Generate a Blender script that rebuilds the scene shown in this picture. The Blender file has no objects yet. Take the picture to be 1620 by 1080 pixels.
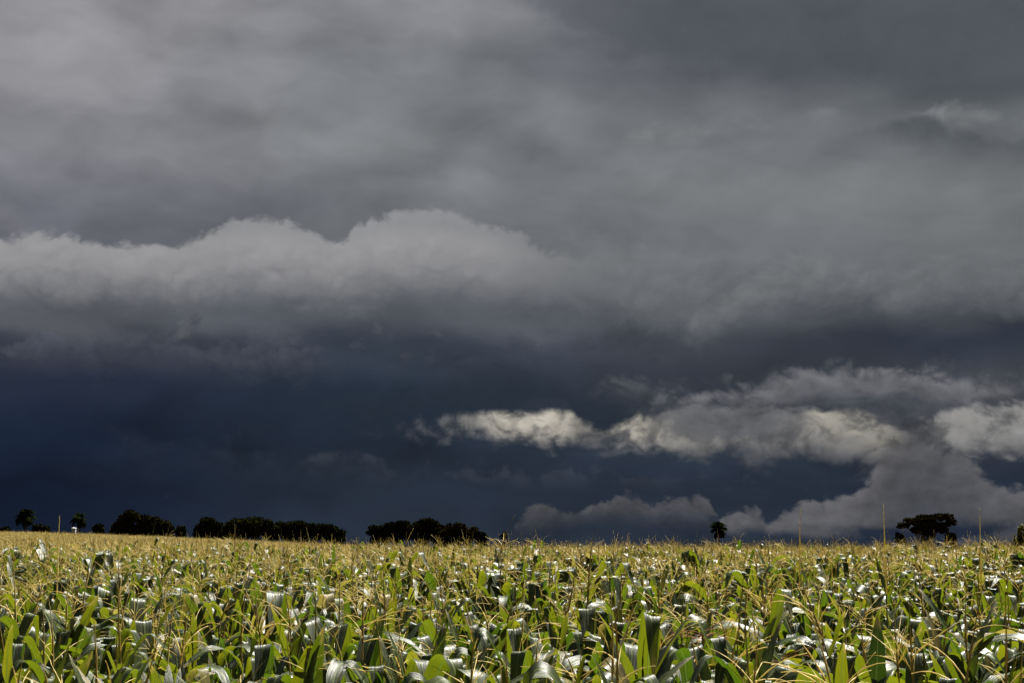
import bpy, math, random
import numpy as np
from mathutils import Vector, Matrix, Quaternion

# ------------------------------------------------------------------ camera, sky, sun, exposure
SC = bpy.context.scene
COL = SC.collection
R = math.radians
EYE = 2.55
PITCH = 8.30
FOCAL_PX = 2250.0                      # 50 mm lens on a 36 mm sensor, in photograph pixels
SUN_AZ, SUN_EL, SUN_STRENGTH = 36.0, 58.0, 5.0

cam_d = bpy.data.cameras.new('camera')
cam_d.lens = 50.0
cam_d.sensor_width = 36.0
cam_d.clip_start = 0.05
cam_d.clip_end = 20000.0
cam = bpy.data.objects.new('camera', cam_d)
COL.objects.link(cam)
cam.location = (0, 0, EYE)
cam.rotation_euler = (R(90 + PITCH), 0, 0)
SC.camera = cam

SC.view_settings.view_transform = 'Standard'
SC.view_settings.look = 'None'
EXPOSURE = 1.65
SC.view_settings.exposure = EXPOSURE
SC.view_settings.gamma = 1.0
SC.view_settings.use_curve_mapping = False
SC.cycles.max_bounces = 8
SC.cycles.transparent_max_bounces = 4
SC.cycles.caustics_reflective = False
SC.cycles.caustics_refractive = False
SC.cycles.sample_clamp_indirect = 4.0
SC.cycles.use_adaptive_sampling = True
SC.cycles.adaptive_threshold = 0.02
SC.cycles.adaptive_min_samples = 12


def ray(px, py):
    """direction of a photograph pixel in the world (camera looks along +Y, tilted up)"""
    a, b = (px - 810) / FOCAL_PX, (540 - py) / FOCAL_PX
    c, s = math.cos(R(PITCH)), math.sin(R(PITCH))
    v = Vector((a, c - b * s, s + b * c))
    return v.normalized()


def sky_at(px, py):
    """azimuth and elevation in degrees"""
    v = ray(px, py)
    return math.degrees(math.atan2(v.x, v.y)), math.degrees(math.asin(v.z))


def lin(rgb):
    out = []
    for c in rgb:
        c = c / 255.0
        out.append(c / 12.92 if c <= 0.04045 else ((c + 0.055) / 1.055) ** 2.4)
    return out


# ---------- a small node-expression layer
class NT:
    def __init__(self, tree):
        self.t = tree

    def node(self, typ, **kw):
        n = self.t.nodes.new(typ)
        for k, v in kw.items():
            setattr(n, k, v)
        return n

    def put(self, sock, v):
        if isinstance(v, X):
            self.t.links.new(v.s, sock)
        elif isinstance(v, bpy.types.NodeSocket):
            self.t.links.new(v, sock)
        elif isinstance(v, (list, tuple)):
            n = len(sock.default_value)
            sock.default_value = (list(v) + [1.0])[:n]
        else:
            sock.default_value = v

    def math(self, op, a, b=0.0, c=0.0, clamp=False):
        n = self.node('ShaderNodeMath', operation=op, use_clamp=clamp)
        self.put(n.inputs[0], a)
        self.put(n.inputs[1], b)
        self.put(n.inputs[2], c)
        return X(self, n.outputs[0])

    def step(self, x, a, b, lo=0.0, hi=1.0):
        n = self.node('ShaderNodeMapRange', interpolation_type='SMOOTHSTEP', clamp=True)
        for k, v in zip(range(5), (x, a, b, lo, hi)):
            self.put(n.inputs[k], v)
        return X(self, n.outputs[0])

    def mix(self, f, a, b, mode='MIX'):
        n = self.node('ShaderNodeMix', data_type='RGBA', blend_type=mode, clamp_factor=True)
        self.put(n.inputs[0], f)
        self.put(n.inputs[6], a)
        self.put(n.inputs[7], b)
        return X(self, n.outputs[2])

    def scale(self, c, f):
        n = self.node('ShaderNodeVectorMath', operation='SCALE')
        self.put(n.inputs[0], c)
        self.put(n.inputs[3], f)
        return X(self, n.outputs[0])

    def xyz(self, x, y, z):
        n = self.node('ShaderNodeCombineXYZ')
        for k, v in enumerate((x, y, z)):
            self.put(n.inputs[k], v)
        return X(self, n.outputs[0])

    def noise(self, vec, scale=1.0, detail=4.0, rough=0.5, dims='3D', dist=0.0):
        n = self.node('ShaderNodeTexNoise', noise_dimensions=dims)
        self.put(n.inputs['Vector'], vec)
        n.inputs['Scale'].default_value = scale
        n.inputs['Detail'].default_value = detail
        n.inputs['Roughness'].default_value = rough
        n.inputs['Distortion'].default_value = dist
        return X(self, n.outputs['Fac'])

    def ramp(self, f, stops, interp='EASE'):
        n = self.node('ShaderNodeValToRGB')
        r = n.color_ramp
        r.interpolation = interp
        while len(r.elements) < len(stops):
            r.elements.new(0.5)
        for e, (p, c) in zip(r.elements, stops):
            e.position = p
            e.color = (*c[:3], 1)
        self.put(n.inputs[0], f)
        return X(self, n.outputs[0])

    def curve(self, f, pts):
        n = self.node('ShaderNodeFloatCurve')
        m = n.mapping
        m.use_clip = False
        m.extend = 'HORIZONTAL'
        c = m.curves[0]
        while len(c.points) < len(pts):
            c.points.new(0.5, 0.5)
        for p, (x, y) in zip(c.points, sorted(pts)):
            p.location = (x, y)
            p.handle_type = 'AUTO_CLAMPED'
        m.update()
        self.put(n.inputs['Value'], f)
        return X(self, n.outputs[0])


class X:
    def __init__(self, nt, s):
        self.nt, self.s = nt, s

    def __add__(self, o): return self.nt.math('ADD', self, o)
    def __radd__(self, o): return self.nt.math('ADD', o, self)
    def __sub__(self, o): return self.nt.math('SUBTRACT', self, o)
    def __rsub__(self, o): return self.nt.math('SUBTRACT', o, self)
    def __mul__(self, o): return self.nt.math('MULTIPLY', self, o)
    def __rmul__(self, o): return self.nt.math('MULTIPLY', o, self)
    def __truediv__(self, o): return self.nt.math('DIVIDE', self, o)


def build_world():
    w = bpy.data.worlds.new('World')
    SC.world = w
    w.use_nodes = True
    w.node_tree.nodes.clear()
    N = NT(w.node_tree)
    out = N.node('ShaderNodeOutputWorld')
    bg = N.node('ShaderNodeBackground')
    bg.inputs[1].default_value = 0.1
    w.node_tree.links.new(bg.outputs[0], out.inputs[0])
    sky = N.node('ShaderNodeTexSky', sky_type='NISHITA', sun_disc=False)
    sky.sun_elevation = R(SUN_EL)
    sky.sun_rotation = R(SUN_AZ)
    tc = N.node('ShaderNodeTexCoord')
    sep = N.node('ShaderNodeSeparateXYZ')
    w.node_tree.links.new(tc.outputs['Generated'], sep.inputs[0])
    vx, vy, vz = (X(N, sep.outputs[k]) for k in range(3))
    D = 180 / math.pi
    az = N.math('ARCTAN2', vx, vy) * D
    el = N.math('ARCSINE', vz) * D

    A0, AS = -26.0, 52.0               # azimuth window of the curves
    E0, ES = -3.0, 30.0                # elevation window

    def fbm(scale, detail, seed, sx=1.0, rough=0.55, slant=0.0, warp=None):
        e = el + az * slant if slant else el
        a = az
        if warp is not None:
            a, e = a + warp[0], e + warp[1]
        v = N.xyz(a * (1.0 / (scale * sx)), e * (1.0 / scale), seed)
        return N.noise(v, 1.0, detail, rough) - 0.5

    # slow warp shared by all banks, then three grades of billow
    w1 = fbm(3.2, 2, 3.1, 1.6)
    w2 = fbm(2.6, 2, 9.7, 1.3)
    warp = (w1 * 2.4, w2 * 1.6)
    big = fbm(2.4, 5, 1.3, 1.5, 0.5, 0.0, warp)
    puff = fbm(0.85, 6, 5.2, 1.15, 0.58, 0.0, warp)
    fine = fbm(0.38, 5, 7.7, 1.3, 0.6, 0.0, warp)
    streak = fbm(1.9, 4, 2.2, 3.0, 0.46, 0.10, warp)
    mottle = fbm(1.9, 3, 15.8, 1.7, 0.45, -0.22, warp)
    sheet = fbm(3.4, 4, 12.4, 3.0, 0.5, 0.06, warp)
    # rounded cauliflower lumps and the relief that light from above left gives them

    def billow(da, de, octaves):
        tot = None
        for sc, am, sd in octaves:
            v = N.xyz((az + warp[0] * 0.6 + da) * (1 / (sc * 1.25)), (el + warp[1] * 0.6 + de) * (1 / sc), sd)
            q = N.math('ABSOLUTE', N.noise(v, 1.0, 1.0, 0.5) - 0.5) * (am * 2.6)
            tot = q if tot is None else tot + q
        return tot
    OCT = ((1.7, 1.0, 20.3), (0.80, 0.55, 31.9), (0.36, 0.28, 44.1), (0.16, 0.12, 57.3))
    coarse = billow(0.0, 0.0, OCT[:2])
    lump = coarse + billow(0.0, 0.0, OCT[2:]) - 0.42
    relief = (coarse - billow(-0.22, 0.34, OCT[:2])) * 0.9 + (lump + 0.42 - billow(-0.09, 0.14, OCT)) * 0.55
    azn_fray = (az + (big * 2.2 + puff * 1.6 + lump * 0.5) - A0) * (1 / AS)
    azn_raw = (az - A0) * (1 / AS)

    def curve_px(pts, extra=0.0):
        """elevation of an outline given at photograph pixels, as a function of azimuth"""
        c = []
        for px, py in pts:
            a, e = sky_at(px, py)
            c.append(((a - A0) / AS, (e - E0) / ES))
        return N.curve(azn_raw, c) * ES + E0

    def fade_px(pts):
        c = [((sky_at(px, 600)[0] - A0) / AS, v) for px, v in pts]
        return N.curve(azn_fray, c)

    # --- the far overcast: vertical profiles seen at four azimuths, blended into one another
    eln = ((el + big * 1.3 + streak * 1.2) - E0) * (1 / ES)

    def profile(px, stops):
        s = [((sky_at(px, py)[1] - E0) / ES, lin(c)) for py, c in stops]
        s.sort(key=lambda q: q[0])
        return N.ramp(eln, s, 'EASE')
    pL = profile(80, [(0, (152, 150, 153)), (120, (143, 142, 146)), (230, (127, 127, 132)), (330, (104, 105, 113)), (400, (96, 98, 105)),
                      (500, (84, 86, 93)), (545, (57, 60, 73)), (610, (33, 41, 60)), (680, (19, 30, 50)), (770, (17, 27, 45)), (850, (20, 30, 48))])
    pC = profile(600, [(0, (130, 130, 134)), (120, (124, 126, 129)), (230, (124, 126, 128)), (330, (110, 112, 116)), (420, (104, 106, 109)),
                       (500, (78, 81, 88)), (550, (49, 56, 68)), (620, (31, 41, 56)), (690, (30, 39, 54)), (770, (36, 45, 59)), (850, (42, 51, 66))])
    pR = profile(1080, [(0, (102, 104, 107)), (110, (88, 90, 94)), (190, (110, 113, 115)), (290, (119, 121, 123)), (400, (111, 113, 116)),
                        (480, (82, 85, 90)), (540, (58, 62, 71)), (600, (50, 55, 65)), (680, (43, 50, 62)), (750, (38, 47, 62)), (850, (40, 48, 62))])
    pF = profile(1540, [(0, (80, 83, 86)), (120, (72, 75, 78)), (200, (100, 103, 105)), (300, (113, 116, 117)), (390, (102, 105, 107)),
                        (470, (76, 79, 84)), (530, (44, 50, 62)), (600, (54, 58, 66)), (690, (45, 51, 63)), (770, (34, 42, 58)), (850, (32, 40, 56))])
    aw = az + w1 * 3.0
    kx = [sky_at(px, 500)[0] for px in (80, 600, 1080, 1540)]
    c = N.mix(N.step(aw, kx[0], kx[1]), pL, pC)
    c = N.mix(N.step(aw, kx[1], kx[2]), c, pR)
    c = N.mix(N.step(aw, kx[2], kx[3]), c, pF)
    # wisps in the high sheet, weaker in the rain-dark base
    upper = N.step(el, 6.0, 11.0, 1.05, 1.0)
    c = N.scale(c, 1.0 + (streak * 0.70 + sheet * 0.60 + mottle * 0.55 + fine * 0.05) * upper)

    def bank(c, top, bot, st, sb, cols, amp=(0.9, 0.9, 0.25), bamp=(0.8, 0.5), thick=2.0, shade=(0.25, 0.25), fade=None, rel=0.25, hold=0.0, fn=0.06, level=None, holes=None):
        """a cloud bank: outline above, ragged base below, colours running down from its crown"""
        tp, bt = curve_px(top), curve_px(bot)
        tp = tp + big * amp[0] + lump * amp[1] + fine * amp[2]
        bt = bt + streak * bamp[0] - lump * bamp[1] + puff * bamp[1]
        m = N.step(tp - el, 0.0, st) * N.step(el - bt, 0.0, sb)
        if holes:
            m = m * N.step(lump + puff * 1.6 + big * 0.8, holes[0], holes[1], 0.42, 1.0)
        if fade:
            m = m * fade_px(fade)
        dep = tp - el
        if level is not None:
            dep = dep * 0.4 + (sky_at(400, level)[1] - el) * 0.6
        t = dep * (1.0 / thick) - lump * 0.16 - puff * 0.12 - hold
        n = len(cols)
        col = N.ramp(t, [(i / (n - 1), lin(q)) for i, q in enumerate(cols)], 'EASE')
        col = N.scale(col, 1.0 + puff * (shade[0] * 1.6) + big * (shade[1] * 1.6) + fine * (fn * 2.0) + relief * (rel * 1.5))
        return N.mix(m, c, col)

    # dark sheet along the top right
    c = bank(c, [(700, -260), (1620, -260)], [(740, -60), (860, 60), (980, 105), (1150, 145), (1300, 160), (1440, 165), (1620, 185)], 0.5, 1.5,
             [(84, 87, 90), (76, 79, 83)], amp=(0, 0, 0), bamp=(2.0, 0.5), thick=8, shade=(0.10, 0.3), rel=0.0,
             fade=[(650, 0), (900, 0.6), (1200, 0.95), (1620, 1)])
    # pale gaps in that sheet and the second dark tongue under it
    c = bank(c, [(900, 300), (1020, 195), (1120, 180), (1200, 180), (1290, 160), (1380, 185), (1450, 165), (1520, 158), (1600, 180), (1800, 200)],
             [(960, 250), (1100, 240), (1250, 215), (1400, 215), (1560, 215), (1800, 230)], 0.8, 1.2,
             [(128, 131, 131), (122, 125, 126), (110, 113, 115)], amp=(1.1, 0.6, 0.3), bamp=(1.4, 0.4), thick=1.6, shade=(0.6, 0.45), rel=0.08,
             fade=[(860, 0), (1060, 0.6), (1180, 0.5), (1290, 0.7), (1400, 0.6), (1490, 1), (1600, 0.6), (1800, .3)])
    c = bank(c, [(1240, 260), (1360, 196), (1440, 172), (1520, 196), (1600, 212), (1900, 215)], [(1240, 230), (1380, 238), (1500, 262), (1900, 275)], 0.6, 1.4,
             [(80, 83, 86), (86, 89, 92), (96, 99, 101)], amp=(1.0, 0.5, 0.2), thick=2.2, shade=(0.3, 0.3), rel=0.05, fade=[(1230, 0), (1380, 0.75), (1500, 0.95), (1900, 1)])
    # hazy pale belt, right half
    c = bank(c, [(900, 345), (1080, 305), (1300, 278), (1480, 292), (1620, 330)], [(900, 365), (1080, 360), (1300, 360), (1480, 360), (1620, 360)], 1.5, 2.0,
             [(122, 124, 124), (114, 117, 118)], amp=(1.6, 0.3, 0.2), bamp=(1.5, 0.3), thick=2, shade=(0.2, 0.2), rel=0.02, fade=[(850, 0), (1080, 0.7), (1350, 0.85), (1620, 0.3)])
    # pale puff at the left edge
    c = bank(c, [(-300, 250), (0, 296), (40, 340), (90, 400)], [(-300, 380), (0, 380), (90, 390)], 0.8, 0.5,
             [(118, 118, 121), (108, 109, 114)], amp=(0.6, 0.6, 0.2), thick=2.0, shade=(0.2, 0.2), rel=0.08, fade=[(-300, .6), (0, .6), (50, .4), (90, 0)])
    # the long cumulus bank lit from above
    c = bank(c, [(-300, 360), (0, 366), (90, 364), (180, 378), (265, 381), (330, 356), (385, 337), (430, 333), (480, 352), (535, 374), (585, 340), (640, 328), (695, 324),
                 (750, 340), (800, 364), (860, 386), (1000, 420), (1150, 440), (1900, 470)],
             [(-300, 530), (0, 525), (150, 512), (330, 520), (560, 520), (680, 505), (800, 515), (950, 515), (1100, 520), (1900, 530)], 0.40, 2.6,
             [(142, 142, 144), (149, 148, 149), (142, 141, 143), (126, 126, 129), (106, 108, 112), (84, 87, 94)], amp=(0.3, 0.62, 0.40), bamp=(1.8, 0.7), thick=3.9, shade=(0.10, 0.16), rel=0.06, fn=0.02, level=362,
             fade=[(-300, 1), (560, 1), (700, 0.92), (800, 0.7), (880, 0.38), (1000, 0.10), (1100, 0.0)])
    # softer continuation to the right with a ragged skirt
    c = bank(c, [(780, 440), (900, 400), (1000, 380), (1180, 355), (1300, 345), (1460, 375), (1900, 380)], [(780, 510), (900, 510), (1000, 535), (1110, 575), (1190, 545), (1260, 505), (1360, 490), (1480, 508), (1900, 500)],
             2.6, 1.9, [(112, 114, 116), (108, 110, 113), (98, 101, 104), (76, 79, 85)], amp=(1.4, 0.4, 0.2), bamp=(2.4, 0.8), thick=4.8, shade=(0.30, 0.35), rel=0.06,
             fade=[(760, 0), (950, 0.7), (1250, 0.9), (1900, 0.9)])
    # scud under the bank on the left
    c = bank(c, [(-300, 560), (100, 540), (240, 506), (320, 512), (450, 520), (600, 540), (800, 570)], [(-300, 590), (100, 590), (300, 610), (450, 615), (600, 595), (800, 580)], 1.0, 1.5,
             [(80, 82, 89), (64, 67, 77), (50, 55, 66)], amp=(3.2, 2.2, 1.4), bamp=(2.4, 1.4), thick=2.2, shade=(0.8, 0.7), rel=0.16, fn=0.2, fade=[(-300, .8), (150, .9), (300, .9), (560, .75), (700, .5), (800, 0)])
    # billowing ridges in the grey mass at the right
    c = bank(c, [(1050, 540), (1110, 470), (1190, 418), (1260, 396), (1330, 402), (1420, 430), (1500, 480)], [(1050, 545), (1110, 560), (1180, 530), (1260, 500), (1340, 490), (1500, 500)], 1.1, 1.6,
             [(116, 118, 119), (110, 112, 114), (96, 99, 102), (78, 81, 86)], amp=(1.0, 0.9, 0.3), bamp=(2.0, 0.8), thick=3.4, shade=(0.35, 0.35), rel=0.13, fn=0.12, fade=[(1040, 0), (1130, .6), (1260, .75), (1400, .5), (1520, 0)])
    c = bank(c, [(1330, 470), (1420, 405), (1520, 380), (1620, 392), (1900, 400)], [(1330, 480), (1450, 505), (1620, 500), (1900, 500)], 1.2, 1.5,
             [(108, 110, 112), (98, 101, 103), (78, 81, 86)], amp=(1.2, 0.9, 0.3), bamp=(2.0, 0.8), thick=3.0, shade=(0.35, 0.4), rel=0.12, fn=0.12, fade=[(1340, 0), (1440, .6), (1900, .7)])
    c = bank(c, [(760, 400), (860, 372), (960, 352), (1060, 372), (1150, 420)], [(760, 470), (900, 480), (1040, 490), (1150, 470)], 1.5, 1.8,
             [(120, 122, 124), (112, 114, 116), (100, 103, 106)], amp=(1.2, 0.8, 0.3), bamp=(1.6, 0.6), thick=3.0, shade=(0.3, 0.3), rel=0.10, fn=0.1, fade=[(760, 0), (860, .5), (1000, .55), (1150, 0)])
    # slate layers through the dark belt
    c = bank(c, [(420, 590), (560, 556), (700, 540), (860, 535), (1000, 545), (1120, 570)], [(420, 610), (600, 615), (800, 618), (960, 620), (1120, 610)], 1.3, 1.4,
             [(62, 66, 75), (52, 57, 67), (44, 50, 61)], amp=(2.6, 1.6, 0.7), bamp=(2.2, 1.0), thick=2.4, shade=(0.6, 0.6), rel=0.12, fn=0.1, fade=[(420, 0), (560, .55), (800, .6), (1000, .75), (1140, 0)])
    c = bank(c, [(60, 700), (250, 672), (420, 690), (600, 720), (760, 735), (900, 745)], [(60, 760), (300, 770), (600, 785), (900, 790)], 1.6, 1.6,
             [(40, 48, 61), (34, 43, 57)], amp=(2.6, 1.6, 0.7), bamp=(2.2, 1.0), thick=2.4, shade=(0.5, 0.6), rel=0.10, fn=0.1, fade=[(60, 0), (260, .45), (600, .6), (820, .5), (920, 0)])
    # torn bright scraps of scud
    c = bank(c, [(150, 560), (200, 520), (280, 512), (420, 520), (470, 560)], [(150, 530), (300, 540), (470, 535)], 0.9, 0.7,
             [(92, 94, 97), (84, 86, 91)], amp=(2.6, 2.4, 1.5), bamp=(1.5, 1.0), thick=2.0, shade=(0.3, 0.2), rel=0.1, fade=[(160, 0), (220, .7), (280, .8), (330, .2), (400, .5), (470, 0)])
    # mid-grey cloud filling the lower right
    c = bank(c, [(900, 640), (980, 596), (1100, 600), (1250, 574), (1400, 566), (1640, 570), (1900, 570)], [(900, 690), (1000, 700), (1150, 736), (1350, 742), (1640, 742), (1900, 742)], 1.0, 0.9,
             [(70, 72, 79), (68, 70, 77), (74, 76, 81)], amp=(1.0, 0.9, 0.4), bamp=(1.2, 0.7), thick=3.0, shade=(0.6, 0.5), rel=0.14, fn=0.15, fade=[(900, 0), (1000, .45), (1100, .8), (1900, .95)])
    # grey wisps left of the sunlit strip
    c = bank(c, [(540, 700), (620, 664), (720, 656), (820, 652)], [(540, 700), (640, 700), (740, 708), (840, 714)], 0.8, 0.8,
             [(92, 93, 97), (84, 86, 91)], amp=(0.9, 1.0, 0.6), bamp=(1.2, 0.8), thick=1.6, shade=(0.8, 0.4), rel=0.2, fn=0.2, fade=[(580, 0), (660, .55), (760, .8), (820, .6), (850, 0)], holes=(-0.35, 0.25))
    # bright sunlit cumulus strip, seen through the slot under the dark deck
    c = bank(c, [(560, 660), (700, 652), (800, 645), (1100, 640), (1250, 636), (1380, 648), (1440, 670)],
             [(560, 704), (700, 704), (760, 708), (800, 714), (880, 722), (905, 712), (960, 724), (1060, 734), (1180, 730), (1300, 740), (1340, 748), (1440, 735)], 0.6, 1.0,
             [(176, 170, 158), (190, 184, 171), (178, 172, 161), (140, 137, 133), (104, 104, 106), (84, 86, 91)], amp=(0.8, 0.5, 0.5), bamp=(1.2, 0.8), thick=2.5, shade=(0.65, 0.35), rel=0.17, fn=0.10, hold=-0.02,
             fade=[(690, 0), (750, .18), (790, .55), (820, 1), (885, 1), (912, .6), (945, .42), (985, .95), (1090, 1), (1170, 0.6), (1240, .58), (1340, .66), (1385, 0.45), (1440, 0)], holes=(-0.46, 0.10))
    # grey veil in front of the strip's right half
    c = bank(c, [(970, 680), (1030, 640), (1100, 630), (1200, 630), (1280, 640), (1330, 690)], [(970, 690), (1060, 684), (1120, 706), (1200, 714), (1260, 700), (1330, 680)], 0.6, 0.5,
             [(92, 93, 97), (90, 91, 95), (102, 102, 104)], amp=(0.6, 0.7, 0.3), bamp=(1.0, 0.8), thick=2, shade=(0.6, 0.3), rel=0.2, fade=[(1000, 0), (1050, 0.9), (1180, 1.0), (1240, .9), (1320, 0)])
    # right-hand sunlit heap
    c = bank(c, [(1420, 700), (1470, 650), (1530, 635), (1580, 630), (1640, 618), (1900, 600)], [(1420, 690), (1480, 712), (1550, 740), (1640, 745), (1900, 750)], 0.5, 0.7,
             [(136, 135, 135), (148, 146, 143), (134, 133, 132), (112, 112, 114), (92, 93, 97)], amp=(0.5, 0.8, 0.5), bamp=(1.2, 0.9), thick=2.9, shade=(0.6, 0.4), rel=0.18, fn=0.12, fade=[(1430, 0), (1500, 0.8), (1900, 1)], holes=(-0.5, 0.05))
    # dark bellies hanging over the slot
    c = bank(c, [(440, 640), (600, 590), (800, 560), (960, 590), (1120, 610)], [(440, 640), (600, 662), (700, 650), (780, 654), (850, 644), (900, 648), (922, 674), (955, 690), (990, 678), (1020, 658), (1120, 636)], 1.6, 0.4,
             [(42, 49, 60), (36, 44, 56), (34, 42, 54)], amp=(1.6, 0.8, 0.3), bamp=(0.5, 0.55), thick=2.6, shade=(0.3, 0.5), rel=0.06, fade=[(440, 0), (600, .6), (760, .85), (900, 1), (1010, 1), (1070, .6), (1120, 0)])
    # second deck at the right: grey rolls, dark base
    c = bank(c, [(880, 650), (930, 608), (985, 582), (1030, 592), (1070, 640)], [(880, 640), (960, 636), (1070, 640)], 0.9, 1.0,
             [(108, 108, 112), (84, 86, 91), (58, 62, 70)], amp=(0.8, 0.9, 0.3), bamp=(0.8, 0.5), thick=1.8, shade=(0.6, 0.3), rel=0.16, fade=[(890, 0), (940, .6), (1000, .85), (1075, 0)])
    c = bank(c, [(960, 650), (1040, 622), (1120, 608), (1220, 592), (1300, 578), (1400, 572), (1490, 584), (1560, 600), (1640, 594), (1900, 600)],
             [(960, 650), (1100, 646), (1250, 652), (1400, 654), (1480, 654), (1560, 640), (1620, 630), (1900, 630)], 0.75, 0.5,
             [(112, 112, 116), (108, 108, 112), (92, 93, 98), (68, 71, 78), (54, 58, 66)], amp=(0.6, 0.8, 0.4), bamp=(0.8, 0.6), thick=2.0, shade=(0.7, 0.5), rel=0.18, fn=0.15,
             fade=[(970, 0), (1060, 0.7), (1180, 0.95), (1460, 1), (1560, .85), (1900, 0.9)])
    # faint grey bands in the blue slot
    c = bank(c, [(560, 730), (760, 738), (900, 745), (1040, 735), (1200, 752), (1400, 745)], [(560, 770), (800, 772), (1000, 770), (1200, 775), (1400, 775)], 0.7, 0.8,
             [(58, 64, 74), (48, 55, 67)], amp=(1.6, 1.4, 0.8), bamp=(1.8, 0.8), thick=1.4, shade=(0.6, 0.5), rel=0.12, fade=[(560, 0), (680, .45), (900, .6), (1100, .5), (1250, .6), (1400, 0)])
    # small heaps near the horizon
    c = bank(c, [(560, 860), (640, 842), (690, 830), (740, 838), (790, 845), (808, 830), (822, 804), (850, 794), (900, 798), (950, 786), (1000, 776), (1030, 792), (1060, 776), (1100, 774), (1126, 790), (1140, 830)],
             [(560, 850), (800, 862), (900, 842), (1140, 846)], 0.32, 1.2,
             [(86, 87, 91), (78, 79, 84), (66, 68, 75), (56, 60, 68), (50, 55, 64)], amp=(0.25, 0.75, 0.4), bamp=(0.4, 0.3), thick=1.9, shade=(0.9, 0.6), rel=0.24, fade=[(560, 0), (680, 0.3), (790, .3), (830, .95), (1110, 1), (1135, 0)])
    c = bank(c, [(1130, 860), (1150, 800), (1178, 788), (1204, 794), (1216, 820), (1260, 796), (1300, 784), (1345, 780), (1380, 745), (1406, 706), (1440, 680), (1480, 688), (1530, 715), (1580, 758), (1640, 776), (1900, 790)],
             [(1130, 850), (1300, 856), (1390, 846), (1480, 836), (1560, 842), (1640, 842), (1900, 845)], 0.5, 0.6,
             [(98, 98, 101), (90, 90, 94), (82, 83, 87), (78, 79, 83), (72, 74, 79), (68, 70, 76)], amp=(0.6, 0.9, 0.5), bamp=(0.7, 0.4), thick=4.0, shade=(0.55, 0.6), rel=0.2, fade=[(1130, 0), (1165, 0.95), (1380, 0.95), (1430, .85), (1900, 0.95)])
    c = bank(c, [(1480, 866), (1540, 846), (1600, 830), (1660, 820), (1900, 820)], [(1480, 868), (1900, 868)], 0.4, 0.4,
             [(80, 81, 88), (70, 72, 80)], amp=(0.3, 0.4, 0.2), thick=1.2, shade=(0.3, 0.3), rel=0.2, fade=[(1480, 0), (1580, .8), (1900, .9)])
    # little wisps over the dark left
    c = bank(c, [(400, 780), (470, 722), (520, 702), (560, 700), (610, 760)], [(400, 745), (500, 745), (610, 740)], 0.7, 0.9,
             [(66, 70, 78), (50, 56, 68)], amp=(0.8, 1.0, 0.5), thick=1.6, shade=(0.7, 0.3), rel=0.3, fade=[(420, 0), (480, .5), (560, .55), (610, 0)])
    c = bank(c, [(240, 800), (290, 768), (330, 790)], [(240, 790), (290, 782), (330, 786)], 0.4, 0.4,
             [(46, 53, 66), (40, 48, 62)], amp=(0.5, 0.6, 0.5), thick=1.0, shade=(0.5, 0.3), rel=0.2, fade=[(250, 0), (280, .5), (310, .4), (330, 0)])

    # all round the rest of the horizon the same overcast goes on
    side = N.step(N.math('ABSOLUTE', az), 32.0, 75.0)
    allround = N.ramp((el + big * 2.0 + streak * 1.5 + 3.0) * (1 / 30.0), [(0.0, lin((40, 47, 60))), (0.3, lin((58, 63, 71))), (0.55, lin((82, 85, 89))), (1.0, lin((94, 96, 99)))], 'EASE')
    c = N.mix(side, c, allround)
    zen = N.step(el, 24.0, 55.0)
    c = N.mix(zen, c, N.scale(N.mix(0.5, lin((94, 96, 99)), lin((102, 103, 106))), 1.0 + sheet * 0.5 + big * 0.4))
    # the cloud deck lets a little of the clear sky through, less along slanting sight lines
    thin = N.math('MULTIPLY', N.math('MAXIMUM', vz, 0.0), 0.03)
    c10 = N.scale(c, 10.0 / 2 ** EXPOSURE)
    final = N.mix(thin, c10, X(N, sky.outputs[0]))
    N.put(bg.inputs[0], final)
    w.cycles.sampling_method = 'MANUAL'
    w.cycles.sample_map_resolution = 512


build_world()

sun_d = bpy.data.lights.new('sun', 'SUN')
sun_d.energy = SUN_STRENGTH
sun_d.angle = R(0.53)
sun_d.color = (1.0, 0.95, 0.86)
sun = bpy.data.objects.new('sun', sun_d)
COL.objects.link(sun)
SUNV = Vector((math.sin(R(SUN_AZ)) * math.cos(R(SUN_EL)), math.cos(R(SUN_AZ)) * math.cos(R(SUN_EL)), math.sin(R(SUN_EL))))
sun.rotation_euler = (-SUNV).to_track_quat('-Z', 'Y').to_euler()
sun.location = SUNV * 50


# ------------------------------------------------------------------ materials
def new_mat(name):
    m = bpy.data.materials.new(name)
    m.use_nodes = True
    m.node_tree.nodes.clear()
    N = NT(m.node_tree)
    out = N.node('ShaderNodeOutputMaterial')
    return m, N, out


def principled(N, base, rough=0.6, spec=0.5, normal=None):
    p = N.node('ShaderNodeBsdfPrincipled')
    N.put(p.inputs['Base Color'], base)
    N.put(p.inputs['Roughness'], rough)
    N.put(p.inputs['Specular IOR Level'], spec)
    if normal is not None:
        N.put(p.inputs['Normal'], normal)
    return p


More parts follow.
